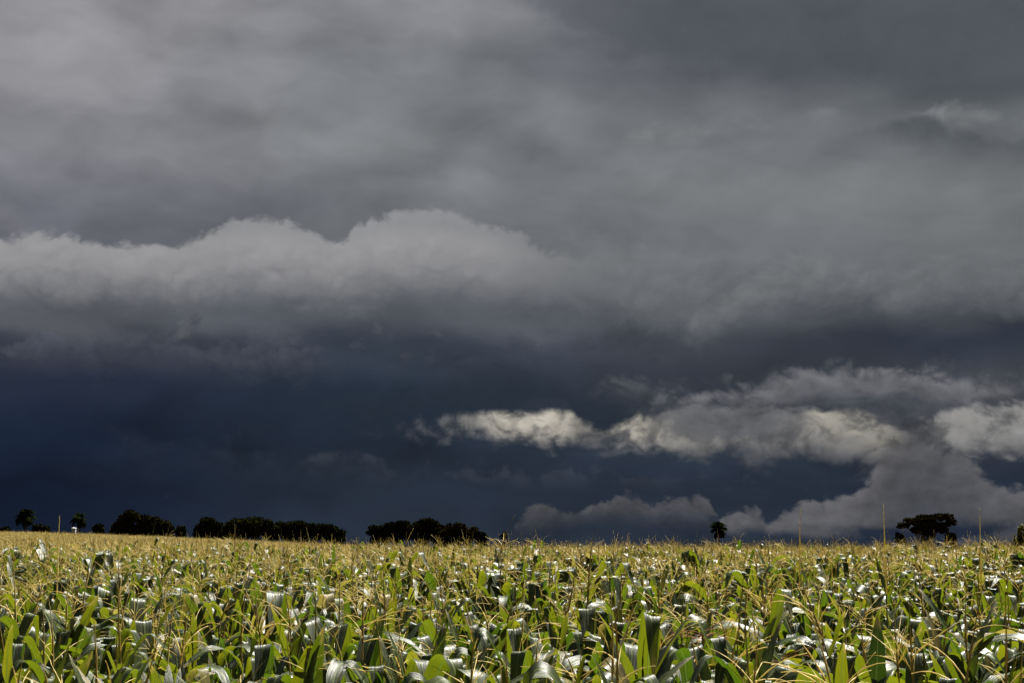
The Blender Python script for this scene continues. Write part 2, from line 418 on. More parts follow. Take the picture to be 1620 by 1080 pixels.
def leaf_material(name='corn_leaf', translucency=0.37):
    m, N, out = new_mat(name)
    uv = N.node('ShaderNodeUVMap', uv_map='UVMap')
    sp = N.node('ShaderNodeSeparateXYZ')
    N.put(sp.inputs[0], uv.outputs[0])
    u, v = X(N, sp.outputs[0]), X(N, sp.outputs[1])
    oi = N.node('ShaderNodeObjectInfo')
    rnd = X(N, oi.outputs['Random'])
    tint = N.node('ShaderNodeAttribute', attribute_name='tint')
    tv = X(N, tint.outputs['Fac'])
    r2 = N.math('FRACT', rnd * 7.31 + tv * 3.7)
    seed = r2 * 40.0
    veins = N.noise(N.xyz(u * 13.0, v * 0.7, seed), 1.0, 3.0, 0.65)
    fineveins = N.noise(N.xyz(u * 44.0, v * 1.2, seed), 1.0, 2.0, 0.6)
    blot = N.noise(N.xyz(u * 2.0, v * 5.0, seed), 1.0, 3.0, 0.55)
    rib = N.step(N.math('ABSOLUTE', u - 0.5), 0.02, 0.07, 1.0, 0.0)
    green = N.mix(r2, (0.010, 0.021, 0.002), (0.025, 0.038, 0.003))
    green = N.mix(N.step(blot, 0.42, 0.7, 0.0, 0.45), green, (0.070, 0.090, 0.010))
    green = N.mix(N.step(veins, 0.35, 0.7, 0.0, 0.35), green, (0.014, 0.032, 0.004))
    green = N.mix(rib * 0.6, green, (0.22, 0.27, 0.09))
    dry = N.step(r2, 0.93, 1.0, 0.0, 0.55)
    tipdry = N.step(v + blot * 0.5, 1.10, 1.25, 0.0, 0.8)
    green = N.mix(N.math('MAXIMUM', dry, tipdry), green, (0.30, 0.22, 0.075))
    trans = N.mix(r2, (0.046, 0.100, 0.003), (0.21, 0.218, 0.005))
    trans = N.mix(rib * 0.75, trans, (0.10, 0.16, 0.02))
    trans = N.mix(N.step(veins, 0.4, 0.75, 0.0, 0.45), trans, (0.07, 0.13, 0.005))
    trans = N.mix(N.math('MAXIMUM', dry, tipdry), trans, (0.40, 0.30, 0.08))
    geo = N.node('ShaderNodeNewGeometry')
    under = X(N, geo.outputs['Backfacing'])
    upper_glare = N.mix(N.step(veins, 0.36, 0.60, 0.0, 1.0), (0.170, 0.165, 0.062), (0.009, 0.015, 0.002))  # sun glare painted into the upper-side colour as pale streaks on dark green
    upper_glare = N.mix(N.math('MAXIMUM', dry, tipdry), upper_glare, (0.30, 0.22, 0.075))
    upper_glare = N.mix(rib * 0.7, upper_glare, (0.30, 0.32, 0.15))
    green = N.mix(under, upper_glare, green)
    hgt = veins * 0.6 + fineveins * 0.4 - rib * 0.3
    bump = N.node('ShaderNodeBump')
    bump.inputs['Strength'].default_value = 0.7
    bump.inputs['Distance'].default_value = 0.007
    N.put(bump.inputs['Height'], hgt)
    rough = N.step(veins, 0.35, 0.65, 0.30, 0.50)
    p = principled(N, green, rough, 0.65, bump.outputs[0])
    p.inputs['IOR'].default_value = 1.5
    t = N.node('ShaderNodeBsdfTranslucent')
    N.put(t.inputs[0], trans)
    N.put(t.inputs[1], bump.outputs[0])
    mx = N.node('ShaderNodeMixShader')
    mx.inputs[0].default_value = translucency
    N.put(mx.inputs[1], p.outputs[0])
    N.put(mx.inputs[2], t.outputs[0])
    N.put(out.inputs[0], mx.outputs[0])
    return m


def plain_material(name, ca, cb, rough=0.7, spec=0.3, scale=30.0, trans=0.0, tcol=None, rand=True):
    m, N, out = new_mat(name)
    tc = N.node('ShaderNodeTexCoord')
    n = N.noise(tc.outputs['Object'], scale, 4.0, 0.6)
    f = N.step(n, 0.3, 0.7)
    if rand:
        oi = N.node('ShaderNodeObjectInfo')
        f = N.math('ADD', f * 0.5, X(N, oi.outputs['Random']) * 0.5)
    c = N.mix(f, ca, cb)
    p = principled(N, c, rough, spec)
    if spec == 0.0:
        p.inputs['IOR'].default_value = 1.0
    if trans:
        t = N.node('ShaderNodeBsdfTranslucent')
        N.put(t.inputs[0], tcol or c)
        mx = N.node('ShaderNodeMixShader')
        mx.inputs[0].default_value = trans
        N.put(mx.inputs[1], p.outputs[0])
        N.put(mx.inputs[2], t.outputs[0])
        N.put(out.inputs[0], mx.outputs[0])
    else:
        N.put(out.inputs[0], p.outputs[0])
    return m


M_LEAF = leaf_material()
M_STALK = plain_material('corn_stalk', (0.075, 0.12, 0.02), (0.16, 0.17, 0.035), 0.5, 0.4, 18.0)
M_SPIKE = plain_material('tassel_spike', (0.24, 0.175, 0.05), (0.50, 0.40, 0.13), 0.7, 0.3, 60.0, 0.3)
M_BRANCH = plain_material('tassel_branch', (0.62, 0.50, 0.17), (0.74, 0.63, 0.28), 0.6, 0.4, 60.0, 0.5)
M_DRY = plain_material('dry_tassel', (0.20, 0.075, 0.030), (0.34, 0.15, 0.055), 0.8, 0.2, 60.0, 0.2)
M_SOIL = plain_material('soil', (0.055, 0.034, 0.018), (0.11, 0.072, 0.04), 0.95, 0.1, 0.8, rand=False)
M_BARK = plain_material('bark', (0.028, 0.021, 0.014), (0.06, 0.045, 0.03), 0.9, 0.15, 2.0)
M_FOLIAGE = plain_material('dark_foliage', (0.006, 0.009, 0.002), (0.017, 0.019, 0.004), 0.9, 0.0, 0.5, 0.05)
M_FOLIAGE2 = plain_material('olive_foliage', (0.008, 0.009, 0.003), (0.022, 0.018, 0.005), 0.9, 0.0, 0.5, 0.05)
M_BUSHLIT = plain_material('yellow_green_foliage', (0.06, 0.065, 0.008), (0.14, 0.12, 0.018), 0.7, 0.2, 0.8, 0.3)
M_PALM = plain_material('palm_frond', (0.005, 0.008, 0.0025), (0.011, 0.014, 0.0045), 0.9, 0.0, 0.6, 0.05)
M_WHITE = plain_material('white_paint', (0.70, 0.70, 0.69), (0.82, 0.81, 0.80), 0.6, 0.3, 3.0, rand=False)
M_GREYPOST = plain_material('weathered_post', (0.30, 0.30, 0.30), (0.42, 0.41, 0.40), 0.8, 0.2, 6.0, rand=False)


# ------------------------------------------------------------------ helpers
class MB:
    """collects verts, faces, uvs, material indices; build() makes ONE mesh"""
    def __init__(self):
        self.v, self.f, self.m, self.uv, self.tint, self.n = [], [], [], [], [], 0

    def add(self, verts, faces, mat=0, uv=None, tint=0.0):
        verts = np.asarray(verts, dtype=np.float64).reshape(-1, 3)
        self.v.append(verts)
        b = self.n
        self.f.extend([tuple(i + b for i in q) for q in faces])
        self.m.extend([mat] * len(faces))
        self.uv.append(np.zeros((len(verts), 2)) if uv is None else np.asarray(uv, dtype=np.float64))
        self.tint.append(np.full(len(verts), tint))
        self.n += len(verts)

    def mesh(self, name, mats, smooth=True, with_uv=True):
        me = bpy.data.meshes.new(name)
        v = np.concatenate(self.v)
        me.from_pydata(v.tolist(), [], self.f)
        for mt in mats:
            me.materials.append(mt)
        me.polygons.foreach_set('material_index', self.m)
        me.polygons.foreach_set('use_smooth', [smooth] * len(self.f))
        if with_uv:
            l = me.uv_layers.new(name='UVMap')
            idx = np.empty(len(me.loops), dtype=np.int32)
            me.loops.foreach_get('vertex_index', idx)
            l.data.foreach_set('uv', np.concatenate(self.uv)[idx].ravel())
            a = me.attributes.new('tint', 'FLOAT', 'POINT')
            a.data.foreach_set('value', np.concatenate(self.tint))
        me.update()
        return me


def link(name, data, parent=None, loc=(0, 0, 0), rot=(0, 0, 0), scale=(1, 1, 1)):
    o = bpy.data.objects.new(name, data)
    COL.objects.link(o)
    o.parent = parent
    o.location = loc
    o.rotation_euler = rot
    o.scale = scale
    return o


def tag(o, label, cat, group=None):
    o['label'] = label
    o['category'] = cat
    if group:
        o['group'] = group
    return o


def tube(mb, pts, radii, sides=5, mat=0, cap=True, tint=0.0):
    pts = np.asarray(pts, dtype=float)
    n = len(pts)
    tan = np.gradient(pts, axis=0)
    tan /= np.linalg.norm(tan, axis=1, keepdims=True) + 1e-12
    ref = np.array([0.13, 0.97, 0.2]) if abs(tan[0][2]) > 0.5 else np.array([0, 0, 1.0])
    V = []
    for i in range(n):
        a = np.cross(tan[i], ref)
        a /= np.linalg.norm(a) + 1e-12
        b = np.cross(tan[i], a)
        for k in range(sides):
            q = 2 * math.pi * k / sides
            V.append(pts[i] + radii[i] * (math.cos(q) * a + math.sin(q) * b))
    F = []
    for i in range(n - 1):
        for k in range(sides):
            k2 = (k + 1) % sides
            F.append((i * sides + k, i * sides + k2, (i + 1) * sides + k2, (i + 1) * sides + k))
    if cap:
        F.append(tuple(range((n - 1) * sides, n * sides)))
        F.append(tuple(reversed(range(sides))))
    mb.add(V, F, mat, tint=tint)


def sstep(x, a, b):
    t = np.clip((x - a) / (b - a), 0, 1)
    return t * t * (3 - 2 * t)


# ------------------------------------------------------------------ ground
def ground_h(x, y):
    """the field rises gently towards the far left"""
    x, y = np.asarray(x, float), np.asarray(y, float)
    s = -x / np.maximum(y, 20.0)
    return 3.0 * sstep(s, -0.03, 0.40) * sstep(y, 15.0, 250.0) + 0.20 * sstep(y, 7.0, 34.0) - 0.20 * sstep(y, 36.0, 110.0)


def build_ground():
    ys = np.concatenate([np.linspace(-60, 40, 30), np.linspace(46, 420, 64), np.array([520, 700, 1000, 1600, 2600, 4200, 7000, 11000])])
    xs = np.concatenate([-np.array([9000, 5000, 2500, 1200, 600, 380]), np.linspace(-260, 260, 89), np.array([380, 600, 1200, 2500, 5000, 9000])])
    gx, gy = np.meshgrid(xs, ys)
    z = ground_h(gx, gy)
    z = np.where(gy > 420, z * np.clip(1 - (gy - 420) / 3000, 0, 1), z)
    V = np.stack([gx, gy, z], -1).reshape(-1, 3)
    nx, ny = len(xs), len(ys)
    F = [(j * nx + i, j * nx + i + 1, (j + 1) * nx + i + 1, (j + 1) * nx + i) for j in range(ny - 1) for i in range(nx - 1)]
    mb = MB()
    mb.add(V, F)
    o = link('ground', mb.mesh('ground', [M_SOIL], True, False))
    o['kind'] = 'structure'


build_ground()


# ------------------------------------------------------------------ corn: leaves, tassels, plants
def leaf_arrays(kind, rng, ns, na):
    """a maize leaf one unit long, springing from the origin up and out along +X"""
    W = rng.uniform(0.120, 0.165)
    s = np.linspace(0, 1, ns + 1)
    t0 = rng.uniform(8, 24)
    if kind == 'fold':
        sf = rng.uniform(0.36, 0.62)
        s = np.unique(np.concatenate([np.linspace(0, sf - 0.05, max(2, ns // 3)), np.linspace(sf - 0.03, sf + 0.05, max(3, ns // 3)), np.linspace(sf + 0.1, 1, max(2, ns // 3))]))
        th = t0 + rng.uniform(4, 22) * (s / sf).clip(0, 1)
        th = th + (rng.uniform(146, 178) - th) * sstep(s, sf - 0.05, sf + rng.uniform(0.06, 0.16))
    elif kind == 'arch':
        t1 = rng.uniform(115, 168)
        th = t0 + (t1 - t0) * sstep(s, rng.uniform(0.0, 0.12), rng.uniform(0.75, 1.0))
    elif kind == 'flat':
        t1 = rng.uniform(78, 105)
        th = t0 + 15 + (t1 - t0) * sstep(s, 0.0, 0.6)
    else:
        th = t0 - 4 + rng.uniform(6, 42) * s ** 1.4
    n = len(s)
    th = np.radians(th)
    ph = np.radians(rng.uniform(-40, 40)) * s ** 1.3
    tw = np.radians(rng.uniform(-50, 50)) * sstep(s, 0.15, 1.0) + np.radians(rng.uniform(-12, 12))
    T = np.stack([np.sin(th) * np.cos(ph), np.sin(th) * np.sin(ph), np.cos(th)], -1)
    ds = np.diff(s, prepend=0)
    P = np.cumsum(T * ds[:, None], axis=0)
    B = np.stack([-np.sin(ph), np.cos(ph), np.zeros(n)], -1)
    Nn = np.cross(T, B)
    Nn /= np.linalg.norm(Nn, axis=1, keepdims=True)
    B = np.cross(Nn, T)
    c, q = np.cos(tw)[:, None], np.sin(tw)[:, None]
    B, Nn = B * c + Nn * q, Nn * c - B * q
    w = W * np.minimum(1, 0.42 + 2.6 * s) * np.clip(1 - s ** 2.6, 0, 1) ** 0.75 * 0.5
    w[-1] = 0.002
    vee = 0.55 * (1 - 0.7 * sstep(s, 0.0, 0.5))
    k1, k2, p1, p2 = rng.uniform(2, 5), rng.uniform(2, 5), rng.uniform(0, 6.28), rng.uniform(0, 6.28)
    amp = rng.uniform(0.05, 0.24) * sstep(s, 0.05, 0.3)
    us = np.linspace(-1, 1, na + 1)
    V, UV = [], []
    for j, u in enumerate(us):
        wave = np.where(u < 0, np.sin(k1 * 6.28 * s + p1), np.sin(k2 * 6.28 * s + p2)) * amp * u * u
        V.append(P + B * (u * w)[:, None] + Nn * (w * (abs(u) * vee + wave))[:, None])
        UV.append(np.stack([np.full(n, (u + 1) / 2), s], -1))
    V, UV = np.stack(V, 1).reshape(-1, 3), np.stack(UV, 1).reshape(-1, 2)
    k = na + 1
    F = [(i * k + j, i * k + j + 1, (i + 1) * k + j + 1, (i + 1) * k + j) for i in range(n - 1) for j in range(na)]
    return V, F, UV


def tassel_into(mb, rng, lod, origin=(0, 0, 0), spike=0.42, nb=8, spread=1.0, dry=False, lean=(0, 0), side=None):
    """peduncle, upright central spike, arching side branches; origin is the top of the stalk"""
    o = np.array(origin, float)
    ped = rng.uniform(0.06, 0.14)
    n = (11, 5, 3)[lod]
    sides = (5, 3, 3)[lod]
    z = np.linspace(0, ped + spike, n)
    bend = np.array([lean[0] + rng.uniform(-.05, .05), lean[1] + rng.uniform(-.05, .05)])
    pts = np.stack([bend[0] * z ** 2 * 1.6, bend[1] * z ** 2 * 1.6, z], -1) + o
    fat = (1.0, 1.25, 2.2)[lod]
    rad = np.where(z < ped, 0.0038, 0.0052 * np.clip(1.15 - (z - ped) / spike, 0.25, 1)) * fat
    if lod == 0:
        rad = rad * (1 + 0.3 * np.sin(np.arange(n) * 2.3))
    tube(mb, pts, rad, sides, 1 if dry else 0, cap=False)
    for b in range(nb):
        zb = ped + (b / max(nb, 1)) * 0.12 + rng.uniform(0, 0.02)
        a = rng.uniform(0, 6.28) if side is None else side + rng.uniform(-1.5, 1.5)
        L = rng.uniform(0.13, 0.27)
        m = (7, 4, 3)[lod]
        s = np.linspace(0, 1, m)
        th = R(rng.uniform(22, 62) if lod == 0 else rng.uniform(10, 42)) + R(rng.uniform(5, 75)) * spread * s ** 1.3
        d = np.stack([np.sin(th) * math.cos(a), np.sin(th) * math.sin(a), np.cos(th)], -1)
        p = np.cumsum(d * (L / (m - 1)), axis=0) - d[0] * (L / (m - 1))
        base = np.array([bend[0] * zb ** 2 * 1.6, bend[1] * zb ** 2 * 1.6, zb]) + o
        r = 0.0023 * fat * np.clip(1.2 - 0.7 * s, .3, 1.1)
        if lod == 0:
            r = r * (1 + 0.35 * np.cos(np.arange(m) * 3.1))
        tube(mb, base + p, r, 4 if lod == 0 else 3, 2 if not dry else 1, cap=False)


def plant_spec(rng):
    """sizes of one plant: stalk height, leaves (height, azimuth, length, kind), tassel"""
    top = rng.uniform(1.86, 2.04)
    a0 = rng.uniform(0, 6.28)
    leaves = []
    z = top - rng.uniform(0.02, 0.06)
    k = 0
    while z > 0.72:
        a = a0 + math.pi * k + rng.uniform(-0.45, 0.45)
        L = min(0.92, 0.46 + 0.09 * k) * rng.uniform(0.85, 1.15)
        if k == 0:
            kind = rng.choice(['up', 'fold', 'fold', 'arch'])
        elif k < 4:
            kind = rng.choice(['up', 'fold', 'fold', 'fold', 'fold', 'arch', 'arch'])
        else:
            kind = rng.choice(['fold', 'fold', 'arch', 'arch', 'flat'])
        if kind == 'up':
            L *= 0.72
        leaves.append((z, a, L, kind))
        z -= rng.uniform(0.06, 0.11) if k < 5 else rng.uniform(0.12, 0.18)
        k += 1
    tall = rng.random()
    spike = rng.uniform(0.22, 0.40) if tall < 0.95 else rng.uniform(0.42, 0.52)
    if rng.random() < 0.3:
        spike *= 0.6
    return dict(top=top, leaves=leaves, spike=spike)


KINDS = ('fold', 'arch', 'up', 'flat')
lib_rng = random.Random(11)


def make_leaf_lib(n_per, ns, na):
    return {k: [leaf_arrays(k, lib_rng, ns, na) for _ in range(n_per[k])] for k in KINDS}


LEAF0 = make_leaf_lib({'fold': 18, 'arch': 12, 'up': 9, 'flat': 6}, 15, 4)
LEAF1 = make_leaf_lib({'fold': 8, 'arch': 6, 'up': 5, 'flat': 3}, 9, 2)
LEAF2 = make_leaf_lib({'fold': 5, 'arch': 4, 'up': 4, 'flat': 2}, 6, 1)
LEAF_MESH = {}
for k in KINDS:
    LEAF_MESH[k] = []
    for (v, f, uv) in LEAF0[k]:
        mb = MB()
        mb.add(v, f, 0, uv)
        LEAF_MESH[k].append(mb.mesh('leaf', [M_LEAF]))

TASSEL_MESH = []
for i in range(22):
    mb = MB()
    rg = random.Random(100 + i)
    tassel_into(mb, rg, 0, spike=0.34, nb=(0, 1, 2, 2, 3, 3, 4, 5, 6, 7, 8)[i % 11], spread=rg.uniform(0.7, 1.15), lean=(rg.uniform(-.25, .25), rg.uniform(-.2, .2)))
    TASSEL_MESH.append(mb.mesh('tassel', [M_SPIKE, M_DRY, M_BRANCH]))
mb = MB()
tassel_into(mb, random.Random(5), 0, spike=0.34, nb=0)
PALE_SPIKE = mb.mesh('tassel', [M_BRANCH, M_BRANCH, M_BRANCH])
DRY_TASSEL = []
for i in range(2):
    mb = MB()
    tassel_into(mb, random.Random(300 + i), 0, spike=0.16, nb=10, spread=1.5, dry=True)
    DRY_TASSEL.append(mb.mesh('tassel', [M_DRY, M_DRY, M_DRY]))

mb = MB()
zz = np.linspace(-0.05, 1.0, 12)
tube(mb, np.stack([0.004 * np.sin(zz * 9), 0.004 * np.cos(zz * 7), zz], -1), 0.012 * (1 - 0.55 * zz.clip(0, 1)) * (1 + 0.12 * (np.arange(12) % 2)), 6, 0, True)
STALK_MESH = mb.mesh('stalk', [M_STALK])


def stuff_plant(seed, lod):
    rg = random.Random(seed)
    sp = plant_spec(rg)
    mb = MB()
    lib = (LEAF0, LEAF1, LEAF2)[lod]
    zlow = (0.7, 0.95, 1.25)[lod]
    for (z, a, L, kind) in sp['leaves']:
        if z < zlow:
            continue
        v, f, uv = rg.choice(lib[kind])
        ca, sa = math.cos(a), math.sin(a)
        v = v * L
        v = np.stack([v[:, 0] * ca - v[:, 1] * sa, v[:, 0] * sa + v[:, 1] * ca, v[:, 2] + z], -1)
        mb.add(v, f, 0, uv, tint=rg.random())
    n = (6, 4, 2)[lod]
    z = np.linspace(0, sp['top'], n)
    tube(mb, np.stack([z * 0, z * 0, z], -1), 0.012 - 0.0055 * z / sp['top'], (5, 3, 3)[lod], 1, False)
    # tassel materials shifted behind leaf and stalk
    t = MB()
    tassel_into(t, rg, lod, (0, 0, sp['top']), sp['spike'] + (0, 0.06, 0.12)[lod], rg.choice(([2, 3, 4, 6, 8], [5, 6, 7, 8, 9], [7, 8, 9, 10, 12])[lod]), rg.uniform(0.7, 1.15), False, (rg.uniform(-.3, .3), rg.uniform(-.25, .25)))
    b = mb.n
    mb.v += t.v
    mb.uv += t.uv
    mb.tint += t.tint
    mb.f += [tuple(i + b for i in q) for q in t.f]
    mb.m += [q + 2 for q in t.m]
    mb.n += t.n
    return mb.mesh('corn', [M_LEAF, M_STALK, M_SPIKE, M_DRY, M_BRANCH])


def world_at(px, py, D):
    """a point at ground distance D along the sight line of a pixel"""
    v = ray(px, py)
    k = D / v.y
    return np.array([v.x * k, D, EYE + v.z * k])


# ---- where the plants stand: sown rows running obliquely away from the camera
FIELD_END = 262.0
FIELD_START = 4.6
rng_np = np.random.default_rng(5)


def sow():
    row, gap, ang = 0.66, 0.185, R(24)
    ca, sa = math.cos(ang), math.sin(ang)
    out = []
    for (y0, y1, keep) in ((FIELD_START, 60.0, 1.0), (60.0, 130.0, 0.6), (130.0, FIELD_END, 0.33)):
        half = 0.40 * y1 + 6
        ext = math.hypot(half, y1) + 5
        nr, ng = int(2 * ext / row) + 2, int(2 * ext / gap) + 2
        # restrict to a band to keep the arrays small
        i = np.arange(-nr // 2, nr // 2)
        j = np.arange(-ng // 2, ng // 2)
        for ii in np.array_split(i, max(1, len(i) // 60)):
            gi, gj = np.meshgrid(ii, j, indexing='ij')
            a, b = gi.ravel() * row, gj.ravel() * gap
            x, y = a * ca - b * sa, a * sa + b * ca
            ok = (y >= y0) & (y < y1) & (np.abs(x) < 0.40 * y + 6)
            x, y = x[ok], y[ok]
            if keep < 1:
                kk = rng_np.random(len(x)) < keep
                x, y = x[kk], y[kk]
            out.append(np.stack([x, y], -1))
    p = np.concatenate(out)
    p += rng_np.normal(0, 0.075, p.shape)
    p = p[rng_np.random(len(p)) > 0.06]
    return p


# plants that stand out: photograph column, distance, row of the tassel tip, spike length, height of the top leaf, (leaf kind, azimuth, length), dry tassel
HEROES = [
    (1263, 11.0, 812, 0.48, 1.86, [('arch', 10, .5), ('fold', 190, .6)], False, 'corn plant with a tall bare spike clear of the skyline, right of the lone palm'),
    (1400, 10.0, 806, 0.48, 1.86, [('fold', 30, .55), ('fold', 200, .62)], False, 'corn plant whose thick spike rises highest, just left of the flat-topped tree'),
    (1549, 10.5, 814, 0.48, 1.86, [('arch', -20, .5), ('fold', 170, .6)], False, 'corn plant with a pale-tipped spike clear of the skyline right of the flat-topped tree'),
    (94, 11.0, 824, 0.48, 1.86, [('fold', 0, .5), ('arch', 180, .6)], False, 'corn plant with a tall straight spike crossing the skyline beside the far-left palm'),
    (1148, 7.2, 944, 0.16, 1.92, [('fold', -60, .5), ('arch', 120, .55)], True, 'corn plant with a shrivelled reddish-brown tassel, below the small lone palm'),
    (1218, 7.4, 985, 0.16, 1.86, [('arch', -30, .5), ('fold', 160, .55)], True, 'corn plant with a withered rusty tassel, right of the reddish-brown one'),
    (1040, 6.1, 938, 0.30, 2.06, [('fold', -80, .68), ('fold', -10, .74), ('fold', 20, .78), ('up', 200, .6), ('fold', -50, .8)], False, 'large pale-leaved corn plant with several broad leaves folded over at the front'),
    (1228, 8.6, 905, 0.26, 2.16, [('fold', -60, .55), ('arch', 10, .55), ('fold', 180, .6)], False, 'corn plant with one folded leaf standing above its neighbours, right of the lone palm'),
    (516, 7.6, 930, 0.28, 2.08, [('fold', -95, .6), ('fold', 160, .6), ('arch', -20, .66)], False, 'corn plant with an upright folded leaf standing high below the long tree row'),
    (478, 6.3, 1000, 0.26, 1.92, [('fold', -120, .55), ('fold', -60, .6), ('arch', 30, .5), ('fold', 170, .6)], False, 'big-leaved dark corn plant at the bottom edge below the long tree row'),
]
P = sow()
_keep = np.ones(len(P), bool)
for _h in HEROES:
    _b = world_at(_h[0], 861, _h[1])
    _keep &= np.hypot(P[:, 0] - _b[0], P[:, 1] - _h[1]) > 0.16
P = P[_keep]
dist = P[:, 1]
pxs = 810 + FOCAL_PX * P[:, 0] / (P[:, 1] * math.cos(R(PITCH)))
inview = (pxs > -40) & (pxs < 1660)
order = np.argsort(np.where(inview, dist, 1e9))
N_SINGLE = 300 - len(HEROES)
single_idx = order[:N_SINGLE]
rest_mask = np.ones(len(P), bool)
rest_mask[single_idx] = False


def place_zone(px):
    for lim, s in ((150, 'below the far-left palms'), (300, 'below the largest round tree'), (560, 'below the long tree row'), (800, 'below the broad dark grove'), (1060, 'below the grey cloud heaps'),
                   (1220, 'below the small lone palm'), (1400, 'right of the lone palm'), (1530, 'below the flat-topped tree')):
        if px < lim:
            return s
    return 'below the yellow-green bush'


def look(sp):
    z, a, L, kind = sp['leaves'][0]
    leaf = {'fold': 'folded', 'up': 'upright', 'arch': 'arching', 'flat': 'level'}[kind]
    side = ('pointing right', 'pointing away', 'pointing left', 'pointing forward')[int(((a + math.pi / 4) % (2 * math.pi)) / (math.pi / 2)) % 4]
    return f'{leaf} top leaf {side}' + (', tall tassel' if sp['spike'] > 0.33 else ', short tassel' if sp['spike'] < 0.2 else ', middling tassel')


def make_plant(x, y, rg, label, group='corn plants of the front rows', spec=None, scale=1.0, dry=False, tassel_scale=1.0):
    sp = spec or plant_spec(rg)
    root = link('corn_plant', None, None, (x, y, float(ground_h(x, y))), (R(rg.gauss(0, 2.2)), R(rg.gauss(0, 2.2)), 0), (scale,) * 3)
    root.empty_display_size = 0.1
    tag(root, label, 'corn plant', group)
    link('stalk', STALK_MESH, root, (0, 0, 0), (0, 0, rg.uniform(0, 6.28)), (1, 1, sp['top']))
    for (z, a, L, kind) in sp['leaves']:
        link('leaf', rg.choice(LEAF_MESH[kind]), root, (0, 0, z), (0, 0, a), (L, L * rg.uniform(1.0, 1.35), L))
    ts = sp['spike'] / 0.34
    me = rg.choice(DRY_TASSEL) if dry else (PALE_SPIKE if tassel_scale > 1 else rg.choice(TASSEL_MESH))
    link('tassel', me, root, (0, 0, sp['top'] - 0.01), (R(rg.gauss(0, 5)), R(rg.gauss(0, 5)), rg.uniform(0, 6.28)), (tassel_scale, tassel_scale, ts))
    return root


plant_rng = random.Random(77)
for n, i in enumerate(single_idx):
    x, y = P[i]
    band = 'bottom edge' if y < 7.4 else ('second rank' if y < 9.4 else 'third rank')
    sp = plant_spec(plant_rng)
    make_plant(x, y, plant_rng, f'corn plant, {look(sp)}, {band}, {place_zone(pxs[i])}', spec=sp, scale=min(1.05, max(0.88, plant_rng.gauss(0.975, 0.03))))

for (px, D, tip, spike, zl, kinds, dry, label) in HEROES:
    rg = random.Random(int(px))
    b = world_at(px, 861, D)
    ztip = world_at(px, tip, D)[2]
    top = ztip - spike - 0.10 - float(ground_h(b[0], D))
    a0 = rg.uniform(-0.6, 0.6)
    lv = []
    z = zl
    for k, (kind, az_deg, L) in enumerate(kinds):
        lv.append((min(z, top - 0.03), R(az_deg), L, kind))
        z -= 0.10
    k = len(kinds)
    while z > 0.8:
        lv.append((min(z, top - 0.05), a0 + math.pi * k, 0.8 * rg.uniform(.9, 1.1), rg.choice(['fold', 'arch'])))
        z -= 0.15
        k += 1
    plant = make_plant(b[0], D, rg, label, spec=dict(top=top, leaves=lv, spike=spike), dry=dry, tassel_scale=1.25 if spike >= 0.48 else 1.0)
    if spike >= 0.48:
        plant.rotation_euler = (0, 0, 0)
        plant.children[-1].rotation_euler = (0, R(rg.uniform(-2, 2)), 0)


